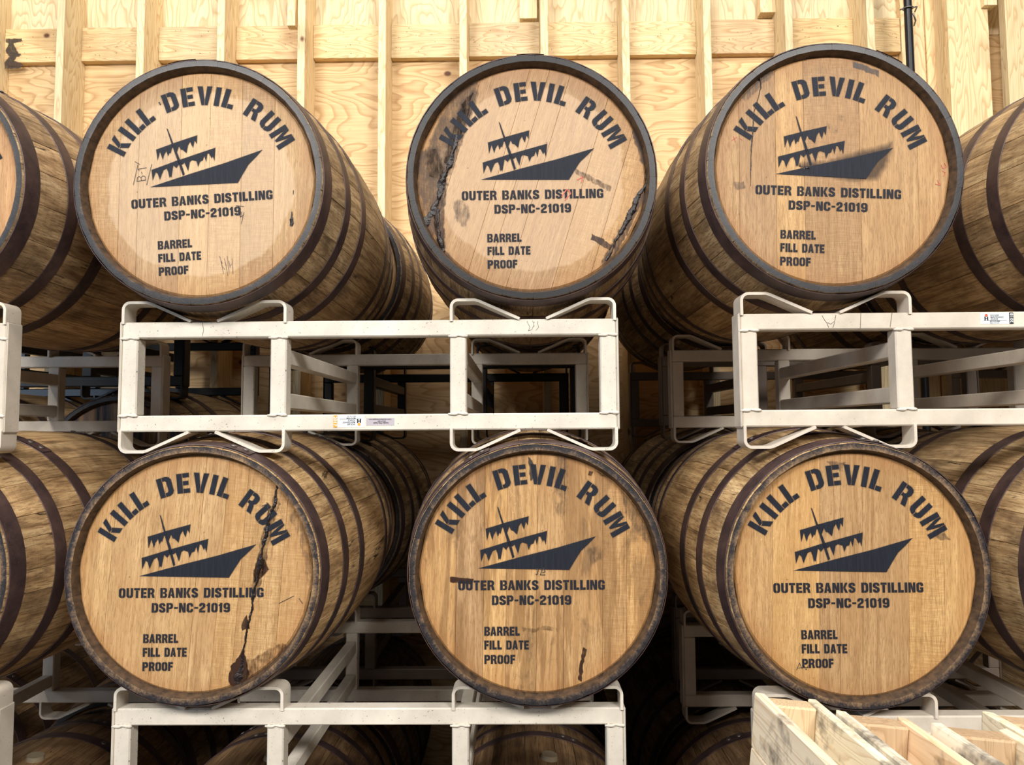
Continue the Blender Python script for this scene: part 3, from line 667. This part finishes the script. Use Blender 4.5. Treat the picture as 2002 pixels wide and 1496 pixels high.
rack(.552, Y2R-.01, -.6402+H0, 'dim', 'shade-darkened rack low in the second row at right, behind the bottom right rack')
rack(-2.42, Y2R+.04, -.4770+H0+.0, 'dim', 'shade-darkened rack low in the second row at left, beneath the blue-stained barrel')
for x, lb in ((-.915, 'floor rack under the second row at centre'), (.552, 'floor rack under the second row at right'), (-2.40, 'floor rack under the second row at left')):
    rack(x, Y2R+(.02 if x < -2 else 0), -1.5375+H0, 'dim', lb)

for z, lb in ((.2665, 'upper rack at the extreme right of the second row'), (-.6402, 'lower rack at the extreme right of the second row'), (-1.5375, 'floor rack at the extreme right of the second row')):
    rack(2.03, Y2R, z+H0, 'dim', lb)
# ---- stickers
def text_mesh(txt, size, w=None):
    cu = bpy.data.curves.new('t', 'FONT'); cu.body = txt; cu.size = size; cu.align_x = 'LEFT'; cu.space_line = .85; cu.offset = size*.012
    o = bpy.data.objects.new('t', cu); COL.objects.link(o); dg = bpy.context.evaluated_depsgraph_get(); me = bpy.data.meshes.new_from_object(o.evaluated_get(dg))
    bpy.data.objects.remove(o); bpy.data.curves.remove(cu)
    if w:
        xs = [v.co.x for v in me.vertices]; k = w/(max(xs)-min(xs)); x0 = min(xs)
        for v in me.vertices: v.co.x = (v.co.x-x0)*k
    me.transform(Matrix.Rotation(pi/2, 4, 'X')); return me
def sticker(root, px0, py0, px1, py1, Y, kind, flip):
    a, b = at(px0, py1, Y), at(px1, py0, Y); w, h = b.x-a.x, b.z-a.z
    c = Vector(((a.x+b.x)/2, Y-.0006, (a.z+b.z)/2)); inv = Matrix.Translation(-root.location)
    mt = inv @ Matrix.Translation(c) @ (Matrix.Rotation(pi, 4, 'Y') if flip else Matrix.Identity(4))
    base = link('sticker', box_mesh((-w/2, 0, -h/2), (w/2, .0006, h/2), name='sticker'), root, M['lab_silver'] if kind == 'silver' else M['lab_white']); base.matrix_local = mt
    def add(nm, me, m, x, z, rot=0):
        o = link(nm, me, base, M[m]); o.matrix_local = Matrix.Translation((x, -.0006, z)) @ Matrix.Rotation(rot, 4, 'Y'); return o
    if kind == 'silver':
        add('sticker_text', text_mesh('Carolina Wine Supply', h*.26, w*.55), 'lab_black', -w*.3, h*.12-h*.02)
        add('sticker_text', text_mesh('336.677.6831', h*.2, w*.3), 'lab_black', -w*.2, -h*.12); add('sticker_text', text_mesh('www.carolinawinesupply.com', h*.2, w*.8), 'lab_black', -w*.4, -h*.36)
        return
    yr, bg, fg = ('2017', 'lab_orange', 'lab_white') if flip else ('2018', 'lab_black', 'lab_white')
    yw = w*.125; add('year_band', box_mesh((-yw/2, -.0002, -h/2), (yw/2, .0002, h/2), name='band'), bg, w/2-yw/2, 0)
    o = add('year_text', text_mesh(yr, h*.36, h*.82), fg, w/2-yw*.12, -h*.41, -pi/2); o.location.y = -.0010
    u = w*.40
    for i, tx in enumerate(('RACK AND', 'MAINTENANCE', 'SOURCE')): add('sticker_text', text_mesh(tx, h*.20, (.26, .40, .23)[i]*w), 'lab_black', -w*.20, h*(.20-.17*i))
    add('sticker_text', text_mesh('800 524 8588', h*.15, w*.30), 'lab_black', -w*.22, -h*.32); add('sticker_text', text_mesh('Made in the USA', h*.12, w*.28), 'lab_black', -w*.22, -h*.46)
    add('sticker_rule', box_mesh((-w*.42, -.0001, -.0003), (w*.30, .0001, .0003), name='rule'), 'lab_black', 0, -h*.20)
    bm = bmesh.new(); q = h*.17      # emblem: black waisted block under an orange disc
    for pts in ([(-1, -1), (-.45, -1), (-.25, -.1), (.25, -.1), (.45, -1), (1, -1), (1, 1), (.45, 1), (.3, .2), (-.3, .2), (-.45, 1), (-1, 1)],):
        bm.faces.new([bm.verts.new((x*q, 0, z*q)) for x, z in pts]).normal_update(); bmesh.ops.triangulate(bm, faces=bm.faces[:])
    add('emblem', mesh_of(bm, 'emblem'), 'lab_black', -w*.33, -h*.02)
    bm = bmesh.new(); bmesh.ops.create_circle(bm, cap_ends=True, segments=16, radius=h*.13, matrix=Matrix.Rotation(pi/2, 4, 'X')); o = add('emblem_dot', mesh_of(bm, 'dot'), 'lab_red' if not flip else 'lab_orange', -w*.33, h*.26); o.location.y = -.0010
sticker(M1, 652, 812, 712.5, 835.5, 1.661, 'maker', True)
sticker(M1, 716, 817, 771, 832, 1.661, 'silver', True)
sticker(R1, 1917.5, 611, 1980, 633.5, 1.625, 'maker', False)
def drip(root, lines, Y, w=.0014):
    bm = bmesh.new()
    for ln in lines:
        P = [at(x, y, Y) for x, y in ln]
        for a, b in zip(P, P[1:]):
            d = (b-a); n = Vector((-d.z, 0, d.x)).normalized()*w/2
            bm.faces.new([bm.verts.new(q) for q in (a+n, b+n, b-n, a-n)])
    for f in bm.faces:
        if f.normal.y > 0: f.normal_flip()
    me = bpy.data.meshes.new('drip'); bm.to_mesh(me); bm.free(); me.transform(Matrix.Translation(-root.location-Vector((0, .0004, 0))))
    return link('drip_stain', me, root, M['nail'])
drip(M1, [[(396, 631), (398, 645), (396, 657)], [(1030, 628), (1036, 640), (1033, 647), (1040, 645), (1044, 634), (1041, 627)], [(1050, 628), (1053, 640), (1048, 646)]], 1.661, .0008)
drip(R1, [[(1607, 617), (1612, 626), (1617, 632), (1620, 641)], [(1634, 616), (1632, 628), (1624, 634), (1618, 631)], [(1628, 641), (1632, 630)], [(1683, 612), (1682, 642)], [(1744, 612), (1740, 640)]], 1.625, .0010)
# ------------------------------------------------------------------ leaks, cracks and pencil marks on the heads
def head_xy(key, px, py):
    root, base = BAR[key]; Y = root.location.y-L/2+HY; p = at(px, py, Y); return (p.x-root.location.x, p.z-root.location.z)
def soak(key, pts, mat='soak', halo=.009, cover=.8, name='soaked_patch', jit=.0018, dy=.0005):
    root, _ = BAR[key]; r_ = random.Random(len(pts)*7+int(pts[0][0])); P = [head_xy(key, *p) for p in pts]; Q = []
    for i in range(len(P)):
        a, b = Vector(P[i]), Vector(P[(i+1) % len(P)]); n = max(1, int((b-a).length/.006))
        for k in range(n): q = a.lerp(b, k/n); Q.append((q.x+r_.uniform(-jit, jit), q.y+r_.uniform(-jit, jit)))
    bm = bmesh.new(); lay = bm.verts.layers.float.new('cover'); spray(bm, [Q], lay, halo, 1., 0, cover)
    bm.normal_update(); bmesh.ops.triangulate(bm, faces=[f for f in bm.faces if len(f.verts) > 4])
    for f in bm.faces:
        if f.normal.y > 0: f.normal_flip()
    me = bpy.data.meshes.new(name); bm.to_mesh(me); bm.free()
    return link(name, me, root, M[mat], (0, -L/2+HY-dy, 0))
def tar(key, pts, name='residue_streak', lump=.0035, mat='tar', dy=.0):
    """pts: (pixel x, pixel y, width in pixels); a lumpy crust that stands proud of the head."""
    root, _ = BAR[key]; r_ = random.Random(int(pts[0][0]+pts[-1][1])); path = []
    for a, b in zip(pts, pts[1:]):
        A, B = Vector(head_xy(key, a[0], a[1])), Vector(head_xy(key, b[0], b[1])); n = max(2, int((B-A).length/.0026))
        for k in range(n): t = k/n; path.append((A.lerp(B, t), (a[2]+(b[2]-a[2])*t)/878.))
    path.append((B, b[2]/878.)); bm = bmesh.new(); rows = []; wk, hk, ck = 1., .7, 0.
    for i, (p, w) in enumerate(path):
        q = path[min(i+1, len(path)-1)][0]-path[max(i-1, 0)][0]; nrm = Vector((q.y, -q.x)).normalized(); row = []
        wk = min(1.7, max(.45, wk+r_.uniform(-.35, .35))); hk = min(1.2, max(.25, hk+r_.uniform(-.35, .35))); ck = max(-.35, min(.35, ck+r_.uniform(-.15, .15)))
        wj = w*wk; c = p+nrm*ck*w; hh = min(lump, w*.45)*hk
        for k, (u, h) in enumerate(((-.5, -.0008), (-.34, .5), (-.05, 1.), (.3, .6), (.5, -.0008))):
            v = c+nrm*wj*u; row.append(bm.verts.new((v.x, -(hh*h*r_.uniform(.6, 1.1) if h > 0 else -.0012), v.y)))
        rows.append(row)
    for a, b in zip(rows, rows[1:]):
        for k in range(4): bm.faces.new((a[k], a[k+1], b[k+1], b[k]))
    me = mesh_of(bm, name, True)
    return link(name, me, root, M[mat], (0, -L/2+HY-.0006-dy, 0))
def marks(key, lines, w, mat, name):
    root, _ = BAR[key]; bm = bmesh.new()
    for ln in lines:
        P = [Vector(head_xy(key, *p)) for p in ln]
        for a, b in zip(P, P[1:]):
            d = (b-a); n = Vector((-d.y, d.x)).normalized()*w/2
            vs = [bm.verts.new((q.x, 0, q.y)) for q in (a+n, b+n, b-n, a-n)]; bm.faces.new(vs)
    for f in bm.faces:
        if f.normal.y > 0: f.normal_flip()
    me = bpy.data.meshes.new(name); bm.to_mesh(me); bm.free()
    return link(name, me, root, M[mat], (0, -L/2+HY-.0012, 0))
M['ink'] = mk_flat('pencil_ink', (52, 46, 50), .6); M['crayon'] = mk_flat('red_crayon', (196, 96, 78), .6)
# middle left barrel
tar('BL', [(541, 948, 3), (538, 984, 5), (528, 1006, 6), (524, 1040, 7), (518, 1061, 8), (511, 1096, 9), (507, 1130, 8), (498, 1155, 6), (494, 1190, 7), (486, 1224, 7), (481, 1258, 7), (475, 1284, 9), (472, 1312, 11), (468, 1336, 15)])
soak('BL', [(540, 960), (546, 985), (534, 1020), (526, 1060), (520, 1100), (510, 1140), (497, 1170), (492, 1150), (500, 1110), (510, 1060), (522, 1010), (534, 975)], cover=.55, halo=.003)
soak('BL', [(507, 1091), (498, 1117), (497, 1136), (510, 1130), (524, 1112), (517, 1094)], cover=.9, halo=.003)
soak('BL', [(484, 1203), (474, 1215), (474, 1232), (486, 1228)], cover=1, halo=.002)
soak('BL', [(474, 1270), (464, 1290), (452, 1304), (447, 1333), (456, 1341), (478, 1337), (486, 1320), (482, 1290)], cover=1., halo=.002)
soak('BL', [(481, 1292), (500, 1287), (522, 1272), (552, 1258), (563, 1266), (541, 1296), (512, 1319), (484, 1334)], 'soak', cover=.50, halo=.004)
soak('BL', [(575, 1000), (596, 1045), (608, 1100), (612, 1150), (604, 1150), (596, 1100), (584, 1050), (566, 1010)], 'smudge', cover=.4, halo=.006)
soak('BL', [(192, 1262), (206, 1278), (212, 1288), (200, 1282)], cover=.9, halo=.003)
marks('BL', [[(512, 990), (520, 986), (528, 990)], [(522, 982), (526, 1006), (532, 1008)], [(545, 1180), (575, 1165)], [(585, 1170), (592, 1180)]], .0012, 'ink', 'pencil_mark')
# top centre barrel
soak('TC', [(892, 188), (930, 160), (930, 193), (913, 240), (900, 274), (890, 310), (878, 340), (858, 350), (838, 345), (834, 300), (852, 258), (866, 225)], 'soak_pale', cover=.75, halo=.010)
soak('TC', [(905, 200), (925, 180), (915, 225), (902, 262), (890, 290), (880, 320), (868, 320), (878, 280), (890, 240)], cover=.75, halo=.006)
soak('TC', [(822, 300), (850, 290), (868, 330), (864, 370), (852, 420), (862, 470), (846, 455), (830, 410), (820, 360)], 'soak_pale', cover=.8, halo=.010)
soak('TC', [(866, 340), (874, 350), (868, 400), (866, 440), (870, 485), (852, 460), (848, 425), (854, 390)], cover=.7, halo=.006)
tar('TC', [(893, 262, 4), (887, 300, 8), (881, 325, 10), (868, 352, 12), (861, 390, 10), (850, 411, 12), (838, 434, 13), (832, 446, 10)], lump=.005)
tar('TC', [(856, 408, 6), (854, 440, 7), (858, 470, 8), (866, 492, 5)], lump=.004)
tar('TC', [(1262, 335, 4), (1264, 362, 5), (1249, 385, 8), (1234, 413, 9), (1220, 444, 7), (1206, 466, 8), (1198, 488, 5), (1186, 510, 4)], lump=.005)
soak('TC', [(1255, 370), (1262, 385), (1240, 425), (1222, 462), (1200, 500), (1180, 525), (1176, 515), (1200, 470), (1225, 425)], cover=.7, halo=.005)
soak('TC', [(1244, 245), (1252, 262), (1262, 290), (1266, 325), (1256, 318), (1246, 285), (1238, 258)], cover=.8, halo=.005)
soak('TC', [(1125, 331), (1150, 343), (1195, 366), (1193, 374), (1150, 352), (1123, 338)], cover=.55, halo=.003)
soak('TC', [(1159, 458), (1178, 468), (1195, 480), (1192, 488), (1172, 478), (1157, 468)], cover=.8, halo=.002)
soak('TC', [(890, 395), (905, 392), (915, 420), (910, 440), (896, 430)], 'smudge', cover=.55, halo=.010)
soak('TC', [(870, 480), (885, 520), (905, 545), (890, 540), (868, 510)], 'smudge', cover=.5, halo=.010)
marks('TC', [[(1098, 385), (1108, 370), (1116, 378), (1104, 392)], [(1128, 352), (1140, 346), (1136, 358)]], .0022, 'crayon', 'crayon_mark')
# top right barrel
tar('TR', [(1486, 152, 3), (1488, 171, 2.5), (1480, 201, 2.5), (1473, 222, 3), (1472, 248, 2.5), (1468, 291, 2), (1468, 325, 2), (1467, 364, 2)], name='crack', lump=.001)
tar('TR', [(1571, 331, 5), (1576, 328, 9), (1582, 330, 5)], name='knot', lump=.003)
soak('TR', [(1668, 124), (1690, 128), (1717, 140), (1715, 148), (1690, 138), (1668, 132)], 'smudge', cover=.9, halo=.004)
soak('TR', [(1450, 190), (1480, 160), (1505, 140), (1512, 146), (1486, 168), (1458, 198)], 'smudge', cover=.6, halo=.005)
soak('TR', [(1436, 358), (1452, 356), (1456, 368), (1440, 370)], 'smudge', cover=.6, halo=.004)
soak('TR', [(1630, 226), (1662, 228), (1650, 236), (1628, 234)], 'smudge', cover=.35, halo=.004); soak('TR', [(1616, 240), (1640, 248), (1636, 262), (1618, 258)], 'smudge', cover=.3, halo=.004)
marks('TR', [[(1832, 352), (1838, 362), (1828, 360)], [(1844, 345), (1848, 338), (1842, 334)], [(1846, 318), (1850, 326), (1843, 330), (1840, 322)]], .0013, 'crayon', 'crayon_mark')
marks('TR', [[(1430, 275), (1440, 268)], [(1434, 266), (1438, 278)], [(1446, 270), (1451, 274)]], .0011, 'crayon', 'crayon_mark')
soak('TR', [(1560, 326), (1620, 322), (1690, 300), (1738, 288), (1728, 318), (1712, 346), (1660, 346)], 'paint', halo=.013, cover=.55, name='overspray')
# top left barrel
marks('TL', [[(261, 362), (270, 322)], [(264, 316), (274, 322)], [(287, 362), (297, 321)],
             [(268, 355), (285, 352)], [(268, 355), (269, 347), (273, 345), (276, 348), (277, 353)], [(276, 348), (279, 344), (284, 345), (285, 352)], [(278, 341), (277, 336)], [(270, 331), (287, 328)], [(270, 331), (273, 334)]], .0012, 'ink', 'pencil_mark')
marks('TL', [[(472, 438), (477, 415)], [(470, 425), (473, 416), (469, 412)], [(461, 402), (477, 404)], [(466, 420), (472, 424), (476, 420)]], .0011, 'ink', 'pencil_mark')
marks('TL', [[(429+i*3.1, 500+((i*7) % 5)*5), (435+i*2.6, 516+((i*5) % 7)*4)] for i in range(9)], .0007, 'ink', 'scratch')
tar('TL', [(570, 414, 3), (571, 430, 6), (569, 442, 4)], name='knot', lump=.002); tar('TL', [(574, 372, 2), (574, 380, 3)], name='knot', lump=.001); tar('TL', [(311, 200, 3), (314, 205, 4)], name='knot', lump=.001)
# middle centre barrel
soak('BC', [(879, 1128), (900, 1131), (925, 1133), (924, 1141), (900, 1141), (880, 1138)], cover=.95, halo=.002)
soak('BC', [(1092, 896), (1106, 896), (1108, 940), (1104, 985), (1098, 1010), (1088, 1000), (1086, 940)], 'smudge', cover=.45, halo=.014)
soak('BC', [(1032, 893), (1037, 895), (1044, 912), (1040, 940), (1036, 938), (1036, 912)], 'smudge', cover=1, halo=.002)
soak('BC', [(1141, 1265), (1146, 1270), (1140, 1300), (1136, 1332), (1131, 1330), (1135, 1295)], cover=.9, halo=.002)
soak('BC', [(1022, 1226), (1045, 1230), (1062, 1224), (1090, 1229), (1090, 1234), (1062, 1231), (1045, 1236), (1022, 1233)], cover=.4, halo=.002)
soak('BC', [(1215, 960), (1240, 990), (1262, 1040), (1266, 1060), (1250, 1045), (1225, 1000)], 'smudge', cover=.5, halo=.008)
soak('BC', [(1150, 928), (1153, 921), (1158, 924), (1157, 930)], cover=.9, halo=.002); soak('BC', [(1166, 922), (1190, 930), (1200, 938), (1180, 932)], cover=.6, halo=.002)
soak('BC', [(1150, 1075), (1166, 1070), (1170, 1090), (1158, 1100)], 'smudge', cover=.5, halo=.008)
marks('BC', [[(1047, 1113), (1053, 1112), (1050, 1124), (1047, 1122)], [(1055, 1112), (1060, 1114), (1056, 1124), (1066, 1124)], [(1062, 1110), (1066, 1118), (1060, 1120)]], .0016, 'ink', 'pencil_mark')
# middle right barrel
soak('BR', [(1828, 1040), (1845, 1045), (1856, 1056), (1840, 1055), (1826, 1048)], 'smudge', cover=.6, halo=.004)
soak('BR', [(1620, 903), (1650, 905), (1646, 922), (1628, 918)], 'smudge', cover=.6, halo=.004)
marks('BR', [[(1557, 1310), (1563, 1296), (1568, 1308)], [(1570, 1298), (1576, 1310), (1580, 1300)], [(1560, 1306), (1582, 1304)]], .001, 'ink', 'pencil_mark')
# ------------------------------------------------------------------ upright pallets, lower right
def pallet(px, py, Y, ang, lean, wid, label, tint=(1, 1, 1), tint2=(1, 1, 1), st=(1, 1, 1), seed=1):
    p = at(px, py, Y); root = empty('wooden_pallet', (p.x, p.y, 0)); tag(root, label, 'pallet', 'pallets standing on end at lower right')
    hgt = p.z; r_ = random.Random(seed); T = .017
    root.rotation_euler = (0, lean, ang)
    hgt = p.z/cos(lean)
    root.location.x = p.x-hgt*sin(lean)*cos(ang); root.location.y = p.y-hgt*sin(lean)*sin(ang)
    for sx_ in (0, 1):
        z = hgt
        k = 0
        while z > .12:
            w = r_.choice((.088, .10, .128)); w = min(w, z-.0)
            x0_ = 0 if sx_ == 0 else wid-T
            me = box_mesh((x0_, -1.0, -w), (x0_+T, .0, 0), .002, 'deck'); bmd = bmesh.new(); bmd.from_mesh(me)
            for v in bmd.verts: v.co.y += r_.uniform(-.004, .004) if v.co.y > -.5 else 0; v.co.x += r_.uniform(-.0006, .0006)
            bmd.to_mesh(me); bmd.free()
            link('deck_board', me, root, M['crate_y'], (0, (.004 if k else .0)+r_.uniform(-.004, .006), z), tint if sx_ == 0 else tint2)
            z -= w+(.0015 if k == 0 else .07); k += 1
    for y0 in (-.038-.003, -.52, -.99):
        me = box_mesh((T, y0, 0), (wid-T, y0+.038, hgt-.003), .003, 'stringer'); bmd = bmesh.new(); bmd.from_mesh(me)
        link('stringer', me, root, M['crate_z'], (0, 0, 0), st)
    return root
pallet(1478, 1356, 1.25, .04, .11, .104, 'upright pallet furthest left, top edge grey with weathering at its corner', (.98, .92, .84), (1.06, 1.06, .98), (1.1, 1.1, 1.05), 1)
pallet(1634, 1389, 1.197, .04, .11, .115, 'second upright pallet from the left, orange-brown right hand board', (1, 1, .98), (1.06, .86, .68), (.92, .86, .80), 2)
pallet(1821, 1412, 1.145, .04, .11, .122, 'third upright pallet from the left, lowest in the photo', (1, 1, .98), (1.06, 1.02, .9), (.92, .86, .80), 3)
pallet(1920, 1390, 1.225, .04, .11, .115, 'upright pallet cut off by the right edge, splintered top corner with a nail', (1.05, 1.03, .92), (1, 1, .9), (.92, .86, .80), 4)
